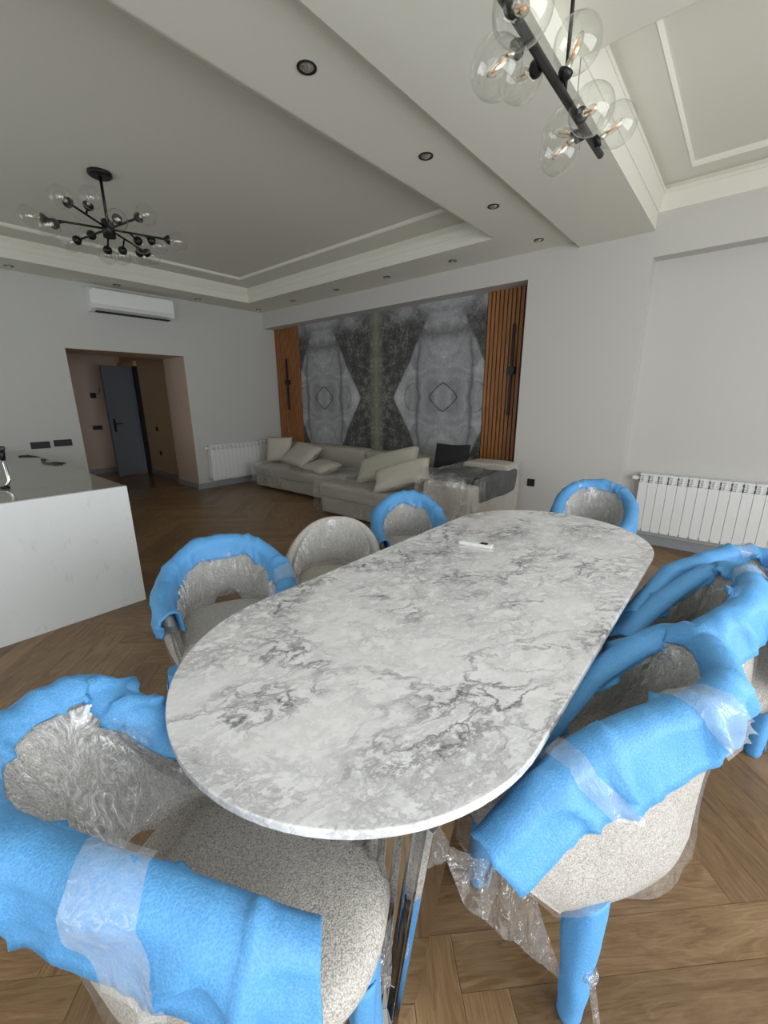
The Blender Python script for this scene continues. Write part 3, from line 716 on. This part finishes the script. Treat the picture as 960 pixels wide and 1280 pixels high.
# ---------------------------------------------------------------- chairs
PH = radians(128)
TH = .045
def nz(x, y=0., z=0.): return noise.noise(Vector((x, y, z)))
class Chair:
    def __init__(s, seed=0, top=.83, arm=.64, w=.285, d=.30, ex=1.0, fk=1.5):
        s.seed = seed; s.top = top; s.arm = arm; s.w = w; s.d = d; s.ex = ex; s.fk = fk
    cp = None; lift = .135
    def rim(s, p):
        if s.cp: return s.rimpt(p).z
        t = min(1, abs(p)/PH); c = .5+.5*cos(pi*t)
        return s.arm+(s.top-s.arm)*(c**s.ex)
    def plan(s, p, sc=1.0, off=0.0):
        def q(p):
            c = cos(p); k = s.d if c > 0 else s.d*s.fk
            e = .86
            cx = math.copysign(abs(c)**e, c); sy = math.copysign(abs(sin(p))**e, sin(p))
            return Vector((-k*cx, s.w*sy))
        a = q(p); b = q(p+.01)-q(p-.01); n = Vector((b.y, -b.x)).normalized()
        if n.dot(a) < 0: n = -n
        a = a*sc+n*off
        return a, n
    def outer(s, p, z, off=0.0):
        if s.cp:
            def pt(p):
                r_ = s.rimpt(p); c = cos(p); k = s.bd if c > 0 else s.bd*1.25
                b = Vector((-k*math.copysign(abs(c)**.86, c), s.bw*math.copysign(abs(sin(p))**.86, sin(p))))
                t = max(0, min(1.05, (z-.34)/(r_.z-.34)))
                return b.lerp(Vector((r_.x, r_.y)), t**1.1)
            a = pt(p); tg = pt(p+.04)-pt(p-.04); n = Vector((-tg.y, tg.x)).normalized()
            return Vector((a.x+n.x*off, a.y+n.y*off, z)), Vector((n.x, n.y, 0))
        t = max(0, min(1, (z-.34)/(s.top-.34)))
        sc = .80+.20*(t**.7)
        a, n = s.plan(p, sc, off)
        return Vector((a.x, a.y, z)), Vector((n.x, n.y, 0))
    def custom(s, pts, base_w, base_d, cx, cy, ang):
        # rim given as points in room coordinates, from one arm end round the back to the other
        q = [Matrix.Rotation(-ang, 3, 'Z') @ (Vector(t)-Vector((cx, cy, 0))) for t in pts]
        q = [2*q[0]-q[1]]+q+[2*q[-1]-q[-2]]
        s.cp = q; s.bw = base_w; s.bd = base_d
    def rimpt(s, p):
        n = len(s.cp)-3
        t = max(0, min(.99999, (p/PH+1)/2))*n; i = int(t); f = t-i
        a, b, c, d = s.cp[i:i+4]
        return .5*((2*b)+(c-a)*f+(2*a-5*b+4*c-d)*f*f+(3*b-a-3*c+d)*f**3)
    def bottom(s, p):
        t = abs(p)/radians(17)
        lift = 0 if t > 1 else (1-t*t)**.5
        return .37+s.lift*lift
    def shell(s, mt, parent):
        prof = [(0, 0), (0, .25), (0, .5), (0, .75), (0, .93), (-.3, 1.0), (-.7, 1.0), (-1, .93), (-1, .75), (-1, .5), (-1, .25), (-1, 0)]
        K = len(prof); N = 72
        vs = []
        for i in range(N+1):
            p = -PH+2*PH*i/N
            e = min(1, (N/2-abs(i-N/2))/3.0); e = sin(e*pi/2)*.55+.45 if e < 1 else 1
            zb, zt = s.bottom(p), s.rim(p)
            zt = zb+(zt-zb)*(.75+.25*e)
            for o, t in prof:
                z = zb+(zt-zb)*t
                q, n = s.outer(p, z)
                th = TH*(1.25-.25*t)*e
                off = o*th
                if o == 0 or o == -1: off = off-(1-e)*TH*.3*(1 if o == 0 else -1)
                bul = .008*sin(pi*t)*(1 if o == 0 else 0)
                v = q+n*(off+bul)
                vs.append(v)
        fs = [(i*K+k, i*K+(k+1) % K, (i+1)*K+(k+1) % K, (i+1)*K+k) for i in range(N) for k in range(K)]
        m = MB().add(vs, fs, True)
        m.f.append(tuple(range(K))); m.sm.append(True); m.f.append(tuple(N*K+k for k in reversed(range(K)))); m.sm.append(True)
        return m.build('backrest', mt, parent, sub=1)
    def seat(s, mt, parent):
        prof = [(.86, .365), (.95, .375), (1.0, .40), (1.01, .43), (.985, .462), (.90, .482), (.7, .492), (.4, .496), (.02, .497)]
        def fn(u, v):
            rr, z = prof[round(v*(len(prof)-1))]
            a = 2*pi*u; c, sn = cos(a), sin(a)
            x = math.copysign(abs(c)**.72, c)*(.30 if c > 0 else .225)*rr+.015
            y = math.copysign(abs(sn)**.72, sn)*.235*rr
            if c > 0: y *= 1+.05*c
            return (x, y, z+.004*nz(x*9, y*9, s.seed))
        o = MB().grid(fn, 56, len(prof), cu=True, cap=True).build('seat', mt, parent, sub=1)
        return o
    def deck(s, mt, parent):
        ring = []
        for i in range(41):
            p = -PH*.88+2*PH*.88*i/40; q, n = s.outer(p, .45); q = q-n*(TH*.9); ring.append((q.x, q.y))
        return MB().prism(ring, .395, .452).build('seat_deck', mt, parent, bevel=.004)
    # ---- foam
    def fp(s, p, k, K, par):
        do, di = par['do'], par['di']
        sd = s.seed*7.3
        t = k/(K-1)
        do = do*(1+.35*nz(p*1.7, 1, sd)+.07*nz(p*5, 2, sd)); di = di*(1+.55*nz(p*2.3, 3, sd)+.10*nz(p*6, 4, sd))
        do *= 1-.40*(abs(p)/PH)**4
        if p*par['far'] > 0: do *= 1-.75*min(1, abs(p)/.9); di *= 1-.6*min(1, abs(p)/.9)
        zr = s.rim(p)
        ridge = 1-abs(nz(p*2.6, t*.8, sd)*2.0)
        ridge2 = 1-abs(nz(p*5.5+t*2, t*1.5, sd+4)*2.2)
        fold = par['fold']*1.25*(max(0, ridge)**6)+par['fold']*.45*(max(0, ridge2)**5)+.004*nz(p*9, t*3, sd)
        if t < .45:
            u = 1-t/.45; z = zr-do*u+.004
            q, n = s.outer(p, z); off = .010+.022*u*u+fold*(.5+.7*sin(pi*min(1, u*1.1)))
            v = q+n*off
        elif t > .6:
            u = (t-.6)/.4; z = zr-di*u+.004
            q, n = s.outer(p, z); 
            fl = 0
            for (pc, wd, hh) in par['peaks']:
                fl += hh*max(0, 1-abs(p-pc)/wd)
            off = -TH-.012-fold*.7*u
            v = q+n*(off+ (-.3*fl*u)); v.z += fl*u*1.1
        else:
            u = (t-.45)/.15
            q, n = s.outer(p, zr)
            v = q+n*(.010-(TH+.020)*u); v.z = zr+.010+.005*sin(pi*u)+fold*.6
        return v
    def foam(s, mt, parent, do=.13, di=.09, fold=.022, peaks=(), p0=-1, p1=1, far=0):
        par = dict(do=do, di=di, fold=fold, peaks=peaks, far=far); s.par = par
        K = 17; N = 110; a0 = p0*(PH+.02); a1 = p1*(PH+.02)
        return MB().grid(lambda u, v: s.fp(a0+(a1-a0)*u, v*(K-1), K, par), N, K).build('foam_edge_wrap', mt, parent, solid=.010)
    def band(s, mt, parent, pc, wd, slant=.25, t0=0, t1=.75):
        K = 17
        def fn(u, v):
            t = t0+(t1-t0)*v; p = pc+wd*(u-.5)+slant*(t-.4)
            q = s.fp(p, t*(K-1), K, s.par); q0, n = s.outer(p, q.z)
            return q+(n if t < .5 else -n)*.012*(1 if abs(t-.52) > .08 else 0)+Vector((0, 0, .008 if .42 < t < .7 else 0))
        return MB().grid(fn, 8, 22).build('wrap_band', mt, parent)
    def film(s, mt, parent, seed=0, inner=True, outer=True, ti=.01, to=.02):
        m = MB()
        if inner:
            def fn(u, v):
                p = -PH*.97+2*PH*.97*u; zt = s.rim(p)-ti; zb = .50
                z = zb+(zt-zb)*v; q, n = s.outer(p, z)
                c = (1-v)*v*4
                return q+n*(-TH*1.25-.006-.020*c*(.5+.5*cos(p))-.010*abs(nz(p*6, v*5, seed+3))-.005*abs(nz(p*15, v*12, seed)))
            m.grid(fn, 64, 18); m.build('inner_film', M['film_glint'], parent); m = MB()
        if outer:
            def fo(u, v):
                p = -PH*1.0+2*PH*1.0*u; zt = s.rim(p)-to; zb = .40+.03*nz(p*3, seed)
                z = zb+(zt-zb)*v; q, n = s.outer(p, z)
                return q+n*(.011+.007*abs(nz(p*4, v*4, seed+9))+.002*abs(nz(p*14, v*9, seed)))
            m.grid(fo, 64, 14)
        return m.build('plastic_film', mt, parent)
    def leg(s, x, y, mt, parent):
        sx, sy = math.copysign(1, x), math.copysign(1, y)
        sd = s.seed+x*10+y*7
        pts = [(x*.90, y*.92, .40), (x*.92, y*.94, .34), (x*.94, y*.96, .26), (x*.96, y*.97, .18), (x*.98, y*.99, .10), (x, y, .05), (x, y, .012), (x, y, 0)]
        rad = [.047, .046, .042, .037, .035, .029, .028, .024]
        def fn(u, v):
            i = v*(len(pts)-1); i0 = min(int(i), len(pts)-2); f = i-i0
            c = Vector(pts[i0]).lerp(Vector(pts[i0+1]), f); r_ = rad[i0]+(rad[i0+1]-rad[i0])*f
            a = 2*pi*u; e = .75
            q = Vector((math.copysign(abs(cos(a))**e, cos(a)), math.copysign(abs(sin(a))**e, sin(a)), 0))
            r_ *= 1+.13*nz(cos(a)*1.5, sin(a)*1.5, c.z*9+sd)
            return c+q*r_*.93
        o = MB().grid(fn, 20, 22, cu=True, cap=True).build('foam_wrapped_leg', mt, parent)
        # overlapping edge of the foam sheet
        def fe(u, v):
            a = .5+sd+v*.9; z = .02+.33*v
            i = (1-(z/.40))*5.2; i0 = max(0, min(int(i), 6)); c = Vector(pts[i0]).lerp(Vector(pts[i0+1]), i-i0); r_ = rad[i0]
            q = Vector((cos(a+u*.9), sin(a+u*.9), 0)); return Vector((c.x, c.y, z))+q*(r_*(1.03)+.006*(1-u))
        MB().grid(fe, 6, 14).build('foam_overlap', mt, o, solid=.003)
        return o
def make_chair(x, y, ang, label, seed=1, foam=None, bands=(), legs=((.235, .235), (.235, -.235), (-.235, .15), (-.235, -.15)), w=.285, d=.30, top=.83, arm=.64, ex=1.0, fk=1.5, rim=None, wlegs=None, filmkw={}, legmat='foam', filmmat='film'):
    r = empty('dining_chair', (x, y, 0), ang); tag(r, label, 'chair', 'wrapped dining chairs around the marble table')
    c = Chair(seed, top, arm, w, d, ex, fk)
    if seed in (3, 4, 5): c.lift = .06
    if seed == 1: c.lift = .105
    if rim: c.custom(rim, .268, .275, x, y, ang); c.top = .82
    if wlegs: legs = [tuple((Matrix.Rotation(-ang, 2) @ Vector((lx-x, ly-y)))) for lx, ly in wlegs]
    c.shell(M['boucle'], r); c.seat(M['boucle'], r); c.deck(M['boucle'], r)
    for lx, ly in legs: c.leg(lx, ly, M[legmat], r)
    if foam is not None: c.foam(M['foam'], r, **foam)
    if foam is not None: filmkw = dict(ti=foam['di']*.75, to=foam['do']*.72)
    c.film(M[filmmat], r, seed, **filmkw)
    for b in bands: c.band(M['band'], r, *b)
    return r, c
A = radians
RIM1 = [(-.366,.269,.62),(-.416,.218,.66),(-.473,.174,.69),(-.571,.099,.74),(-.67,.032,.77),(-.768,-.024,.79),(-.892,-.065,.80),(-1.031,-.052,.81),(-1.104,.016,.82),(-1.126,.116,.82),(-1.099,.204,.82),(-1.04,.235,.785),(-.985,.262,.75),(-.93,.31,.69),(-.85,.40,.62),(-.78,.50,.58)]
RIM6 = [(-.31,.86,.60),(-.295,.916,.635),(-.268,1.03,.67),(-.238,1.19,.69),(-.165,1.31,.75),(-.088,1.401,.80),(-.002,1.39,.82),(.062,1.322,.83),(.081,1.215,.83),(.048,1.105,.83),(-.018,1.027,.82),(-.093,.929,.80),(-.162,.827,.77),(-.205,.749,.72),(-.262,.596,.64)]
RIM7 = [(-.225,1.574,.63),(-.205,1.668,.66),(-.17,1.79,.69),(-.12,1.922,.73),(-.058,2.054,.77),(.013,2.131,.80),(.112,2.087,.82),(.145,1.944,.82),(.125,1.787,.82),(.066,1.671,.80),(-.008,1.577,.77),(-.071,1.525,.72),(-.134,1.471,.66)]
RIM8 = [(-.223,1.722,.66),(-.191,1.915,.70),(-.146,2.108,.75),(-.059,2.209,.79),(.048,2.339,.82),(.175,2.38,.82),(.30,2.28,.81),(.36,2.08,.80),(.38,1.90,.77),(.36,1.75,.72)]
def spread(rim, ang, k0, near, dz=-.012):
    # open the rim a little towards the chair's left side, from point k0 on
    sx, sy = -sin(ang), cos(ang); out = []
    for i, (x, y, z) in enumerate(rim):
        t = max(0, min(1, (i-k0)/2.5)); out.append((x+sx*near*t, y+sy*near*t, z+dz*t))
    return out
RIM6 = spread(RIM6, A(-118), 7, .040, -.02); RIM7 = spread(RIM7, A(-122), 7, .035, -.015)
c1, C1 = make_chair(-.68, .33, A(30), 'nearest chair at bottom left, with blue foam over its back and arm', 1,
    dict(do=.135, di=.028, fold=.026, far=1), [(-1.25, .26, .35), (-.35, .16, .3)], rim=RIM1, wlegs=[(-.40, .42), (-.62, .62), (-.62, .08), (-.95, .25)])
c2, C2 = make_chair(-1.70, .87, A(-27), 'wide blue rimmed chair on the left side of the table near the island', 2,
    dict(do=.12, di=.085, fold=.02, peaks=((.5, .25, .03),)), [(1.6, .3, .3)], w=.30, d=.31, top=.785, arm=.655, ex=1.6, fk=1.3)
c3, C3 = make_chair(-1.66, 1.50, A(-50), 'left side chair without blue foam, only wrapped in clear film', 3, None, w=.29, d=.30, top=.77, arm=.60, ex=1.3, fk=1.4)
c4, C4 = make_chair(-1.67, 2.24, A(-49), 'blue rimmed chair at the far left end of the table, in front of the sofa', 4,
    dict(do=.10, di=.08, fold=.018), w=.27, d=.32, top=.775, arm=.60, ex=1.2, fk=1.6)
c5, C5 = make_chair(-.74, 3.26, A(-80), 'blue rimmed chair at the far head of the table before the white wall', 5,
    dict(do=.08, di=.045, fold=.014, peaks=((.6, .2, .03), (-.5, .2, .02))), [(.4, .12, .1), (-.6, .1, .1)], w=.28, d=.33, top=.83, arm=.61, ex=.7, fk=1.22)
c6, C6 = make_chair(-.20, 1.06, A(-118), 'nearest chair on the right side, with clear film hanging from its arm', 6,
    dict(do=.125, di=.032, fold=.026, peaks=((1.0, .3, .03),)), [(.75, .3, .4), (1.7, .16, .3)], rim=RIM6, wlegs=[(-.085, .797), (-.024, 1.359), (-.40, .92), (-.30, 1.36)])
c7, C7 = make_chair(-.09, 1.73, A(-122), 'middle chair on the right side with blue foam folded into a peak', 7,
    dict(do=.12, di=.04, fold=.024, peaks=((.75, .35, .06), (-.3, .3, .04))), [(.2, .2, .3)], rim=RIM7, wlegs=[(-.06, 1.60), (-.28, 1.62), (-.20, 1.95), (-.02, 1.94)])
c8, C8 = make_chair(.13, 2.10, A(-112), 'farthest chair on the right side, cut by the photo edge, nearest the radiator', 8,
    dict(do=.12, di=.06, fold=.02, peaks=((0., .2, .05),)), [(-.2, .25, .3)], rim=RIM8, wlegs=[(.267, 2.118), (-.05, 2.10), (.30, 2.35), (.03, 2.35)])

def loose_sheet(name, corners, nu, nv, amp, seed, parent, mt='film_loose', sag=.0):
    a, b, c, d = [Vector(p) for p in corners]
    nrm = (b-a).cross(d-a).normalized()
    def fn(u, v):
        p = a.lerp(b, u).lerp(d.lerp(c, u), v)
        k = nz(u*7+v*3, v*1.5, seed)+.5*nz(u*16+v*5, v*4, seed+5)
        p = p+nrm*(amp*k); p.z -= sag*sin(pi*u)*sin(pi*v)
        return p
    o = MB().grid(fn, nu, nv).build(name, M[mt], parent)
    return o
def world_child(o, parent):
    o.parent = parent; o.matrix_parent_inverse = (Matrix.Translation(parent.location) @ Matrix.Rotation(parent.rotation_euler.z, 4, 'Z')).inverted()
# film hanging between the arm end and the front leg of the nearest right-hand chair
o = loose_sheet('hanging_film', [(-.33, .56, .60), (-.20, .74, .42), (-.10, .785, .11), (-.29, .60, .42)], 40, 30, .014, 2, None); world_child(o, c6)
o = loose_sheet('hanging_film', [(-.36, .62, .60), (-.26, .66, .40), (-.30, .82, .24), (-.40, .85, .46)], 30, 24, .014, 4, None); world_child(o, c6)
o = MB().grid(lambda u, v: Vector((-.055+.03*v+.012*(u-.5), .80+.012*u, .17-.14*v)), 4, 8).build('film_tail', M['film_loose'], None); world_child(o, c6)
o = MB().sphere((-.06, .80, .185), .022, 14, 10).build('film_knot', M['film_loose'], None); world_child(o, c6)
# film stretched from the back to the seat of the nearest left-hand chair
o = loose_sheet('stretched_film', [(-.98, .20, .78), (-.86, .10, .80), (-.60, .50, .52), (-.76, .56, .50)], 34, 34, .012, 7, None, 'film', sag=.10); world_child(o, c1)
o = loose_sheet('stretched_film', [(-.46, .12, .40), (-.40, .50, .40), (-.38, .46, .26), (-.46, .16, .22)], 24, 12, .015, 9, None); world_child(o, c1)

# ---------------------------------------------------------------- sofa
def soft_box(name, a, b, mt, parent, bev=.04, amp=.012, seed=0, rot=None):
    bm = bmesh.new(); bmesh.ops.create_cube(bm, size=1)
    sz = Vector([b[i]-a[i] for i in range(3)]); ce_ = Vector([(a[i]+b[i])/2 for i in range(3)])
    for v in bm.verts: v.co = Vector([v.co[i]*sz[i] for i in range(3)])
    bmesh.ops.bevel(bm, geom=bm.edges[:], offset=bev, segments=4, profile=.6, affect='EDGES')
    for _ in range(2):
        es = [e_ for e_ in bm.edges if e_.calc_length() > .16]
        if es: bmesh.ops.subdivide_edges(bm, edges=es, cuts=2, use_grid_fill=True)
    bmesh.ops.triangulate(bm, faces=[f for f in bm.faces if len(f.verts) > 4])
    for v in bm.verts:
        q = v.co+ce_
        v.co += v.co.normalized()*(amp*noise.noise(q*4+Vector((seed, 0, 0))))
        if rot: v.co = rot @ v.co
        v.co += ce_
    me = bpy.data.meshes.new(name); bm.to_mesh(me); bm.free(); me.materials.append(mt)
    for p in me.polygons: p.use_smooth = True
    o = bpy.data.objects.new(name, me); C.objects.link(o); o.parent = parent
    return o
sf = empty('sectional_sofa', (0, 0, 0)); tag(sf, 'long beige sectional sofa under clear film in front of the mural', 'sofa')
soft_box('seat_base', (-6.30, 3.98, .04), (-4.05, 4.60, .24), M['sofa'], sf, .03)
soft_box('seat_cushion', (-6.30, 3.96, .22), (-4.05, 4.72, .39), M['sofa'], sf, .05, .02, 1)
soft_box('armrest', (-6.52, 4.36, .06), (-6.30, 4.90, .60), M['sofa'], sf, .05)
soft_box('back_cushion', (-6.28, 4.66, .06), (-4.35, 4.94, .72), M['sofa'], sf, .09, .03, 3)
soft_box('back_cushion', (-4.34, 4.66, .06), (-2.62, 4.94, .71), M['sofa'], sf, .09, .03, 5)
soft_box('chaise_base', (-4.10, 3.54, .03), (-2.50, 4.70, .24), M['sofa'], sf, .03)
soft_box('chaise_cushion', (-4.12, 3.52, .22), (-2.48, 4.72, .43), M['sofa'], sf, .06, .025, 8)
soft_box('end_block', (-2.46, 3.52, .05), (-1.89, 4.30, .64), M['pillow'], sf, .04, .01, 9)
soft_box('end_block', (-2.46, 4.32, .05), (-1.89, 4.68, .76), M['pillow'], sf, .06, .015, 12)
soft_box('dark_cover', (-2.44, 3.66, .44), (-1.875, 4.56, .70), M['darkcloth'], sf, .05, .03, 11)
# clear film over the sofa
def drape(x0, x1, yf, yb, ztop, zbot, seed, amp=.02):
    def fn(u, v):
        x = x0+(x1-x0)*u
        if v < .5: p = Vector((x, yf, zbot+(ztop-zbot)*(v/.5))); n = Vector((0, -1, .15))
        else: p = Vector((x, yf+(yb-yf)*((v-.5)/.5), ztop)); n = Vector((0, -.2, 1))
        k = abs(nz(x*3+v*2, v*5, seed))+.5*abs(nz(x*9, v*9, seed+2))
        return p+n*(.022+amp*k*2)
    return MB().grid(fn, 70, 22).build('plastic_film', M['sofafilm'], sf)
drape(-6.33, -4.12, 3.95, 4.6, .40, .06, 3); drape(-4.16, -2.5, 3.50, 4.5, .44, .06, 6)
drape(-2.50, -1.86, 3.49, 4.6, .70, .08, 8, .03)
MB().grid(lambda u, v: Vector((-1.86+.03*abs(nz(u*6, v*7, 3))+.0, 3.5+1.16*u, .10+(.62+.06*u)*v)), 30, 16).build('plastic_film', M['sofafilm'], sf)

def pillow(w, h, t, loc, rot, mt, label, seed=0, cat='pillow', group='beige pillows on the sofa', name='throw_pillow'):
    nu, nv = 22, 22
    m = MB()
    def side(sg):
        def fn(u, v):
            a, b = u*2-1, v*2-1
            k = (max(0, 1-abs(a)**3)*max(0, 1-abs(b)**3))**.42
            pin = 1-.07*(1-abs(a))*abs(b)**3
            return Vector((a*w/2*(1-.06*(1-abs(b))**1*(abs(a)**4)), b*h/2*(1-.06*(1-abs(a))*(abs(b)**4)), sg*(t/2*k+.004)+.006*nz(a*2, b*2, seed+sg)))
        return fn
    m.grid(side(1), nu, nv)
    f2 = side(-1); m.grid(lambda u, v: f2(1-u, v), nu, nv)
    o = m.build(name, mt, None, loc, rot)
    bm = bmesh.new(); bm.from_mesh(o.data)
    bmesh.ops.remove_doubles(bm, verts=bm.verts, dist=.0085*0+.009); bm.to_mesh(o.data); bm.free()
    tag(o, label, cat, group); return o
pillow(.46, .44, .17, (-6.12, 4.38, .62), (A(78), 0, A(32)), M['pillow'], 'beige pillow standing upright at the left end of the sofa', 1)
pillow(.70, .50, .19, (-5.55, 4.40, .57), (A(38), A(4), A(-8)), M['pillow'], 'large beige pillow leaning on the sofa back, second from the left', 2)
pillow(.60, .42, .17, (-4.85, 4.22, .46), (A(10), 0, A(-12)), M['pillow'], 'flat beige pillow lying on the seat left of the middle', 3)
pillow(.86, .42, .20, (-3.42, 4.10, .64), (A(38), A(-16), A(20)), M['pillow'], 'long beige pillow tilted up on the chaise', 4)
pillow(.68, .34, .16, (-2.88, 3.70, .63), (A(38), A(-16), A(25)), M['pillow'], 'beige pillow leaning lowest on the chaise in front of the dark cover', 5)
pillow(.46, .42, .15, (-2.72, 4.50, .72), (A(74), 0, A(8)), M['blackcloth'], 'black cushion on the sofa before the mural', 6, 'cushion', None, 'throw_cushion')

# ---------------------------------------------------------------- branching chandelier
hub = Vector((-4.15, 1.48, 2.80))
r = empty('branch_chandelier', (hub.x, hub.y, 3.185)); tag(r, 'black branching chandelier with many clear glass globes over the living area', 'chandelier')
def ch(mb, name, mt, parent=None):
    o = mb.build(name, mt, None); o.parent = parent or r
    o.matrix_parent_inverse = Matrix.Translation((hub.x, hub.y, 3.185)).inverted() if o.parent == r else Matrix()
    return o
ch(MB().tube([(hub.x, hub.y, 3.185), (hub.x, hub.y, 3.165), (hub.x, hub.y, 3.155)], [.085, .085, .07], 28), 'ceiling_canopy', M['black'])
ch(MB().tube([(hub.x, hub.y, 3.17), (hub.x, hub.y, 2.84)], .011), 'drop_rod', M['black'])
ch(MB().tube([(hub.x, hub.y, 2.86), (hub.x, hub.y, 2.74)], .045, 24), 'hub', M['black'])
def lamp_unit(c, d, holder_par, rg=.075, k=ch):
    d = d.normalized(); c = Vector(c); hs = 1.0 if k is ch else .62
    b = c-d*(rg*.98)
    h = k(MB().tube([b-d*.035*hs, b-d*.01*hs, b+d*.004, b+d*.006], [.016*hs, .034*hs, .036*hs, .02*hs], 18), 'lamp_holder', M['black'], holder_par)
    k(MB().tube([b, b+d*.030], .012 if k is ch else .009, 12), 'lamp_socket', M['brass'], holder_par)
    k(MB().tube([b+d*.03, b+d*.045, b+d*.075, b+d*.095], [.008, .014, .014, .004], 14), 'bulb', M['bulbglass'], holder_par)
    if k is not ch: k(MB().tube([b+d*.032, b+d*.08], .0042, 8), 'filament', M['filament'], holder_par)
    k(MB().sphere(c, rg, 32, 20), 'glass_globe', M['globe'], holder_par)
arms = [  # (end globe, list of branch globes (pos, fraction along the arm))
 ((-3.83, 1.09, 2.82), [((-3.85, 1.285, 2.88), .62)]),
 ((-4.17, .975, 2.757), [((-4.04, 1.045, 2.69), .72)]),
 ((-4.58, 1.328, 2.76), [((-4.47, 1.435, 2.81), .45)]),
 ((-4.49, 1.56, 2.70), []),
 ((-4.47, 1.931, 2.77), [((-4.47, 1.67, 2.715), .40), ((-4.50, 1.855, 2.752), .70)]),
 ((-3.93, 1.935, 2.775), [((-4.10, 1.84, 2.755), .62), ((-4.27, 1.77, 2.787), .35)]),
 ((-3.80, 1.64, 2.86), [((-3.97, 1.49, 2.825), .35)])]
for end, brs in arms:
    end = Vector(end); d = (end-hub).normalized(); e = end-d*.10
    am_ = ch(MB().tube([hub, e], .008, 10), 'chandelier_arm', M['black'])
    lamp_unit(end, d, am_)
    for bp, fr in brs:
        bp = Vector(bp); s0 = hub.lerp(e, fr)
        dd = (bp-s0)
        if dd.length < .12: dd = dd+Vector((0, 0, -.05))
        dn = dd.normalized()
        ch(MB().tube([s0, bp-dn*.095], .007, 10), 'arm_branch', M['black'], am_)
        lamp_unit(bp, dn, am_)

# ---------------------------------------------------------------- linear pendant over the table
px, pz = -.60, 2.39
r2 = empty('linear_pendant', (px, 1.2, ZD)); tag(r2, 'black bar pendant lamp with clear glass globes above the dining table', 'pendant lamp')
def cp_(mb, name, mt, parent=None):
    o = mb.build(name, mt, None); o.parent = parent or r2
    o.matrix_parent_inverse = Matrix.Translation((px, 1.2, ZD)).inverted() if o.parent == r2 else Matrix(); return o
cp_(MB().tube([(px, .35, pz), (px, 2.02, pz)], .0125, 16), 'lamp_bar', M['black'])
for yy in (.80, 1.59): cp_(MB().tube([(px, yy, ZD), (px, yy, pz)], .006, 10), 'suspension_rod', M['black'])
cp_(MB().box((px-.04, .65, ZD-.03), (px+.04, 1.75, ZD)), 'ceiling_mount', M['black'])
for pos, yb in (((-.66, 1.245, 2.325), 1.30), ((-.535, 1.12, 2.325), 1.17), ((-.56, 1.55, 2.485), 1.54), ((-.535, 1.655, 2.36), 1.72), ((-.53, 1.935, 2.43), 1.92), ((-.665, 1.76, 2.325), 1.80), ((-.69, 1.83, 2.42), 1.86), ((-.69, 1.46, 2.42), 1.42), ((-.66, .75, 2.33), .78), ((-.54, .55, 2.44), .55)):
    c = Vector(pos); b = Vector((px, yb, pz)); d = (c-b)
    hp = cp_(MB().tube([b, c-d.normalized()*.085], .007, 10), 'lamp_stem', M['black'])
    lamp_unit(c, d, hp, .068, cp_)
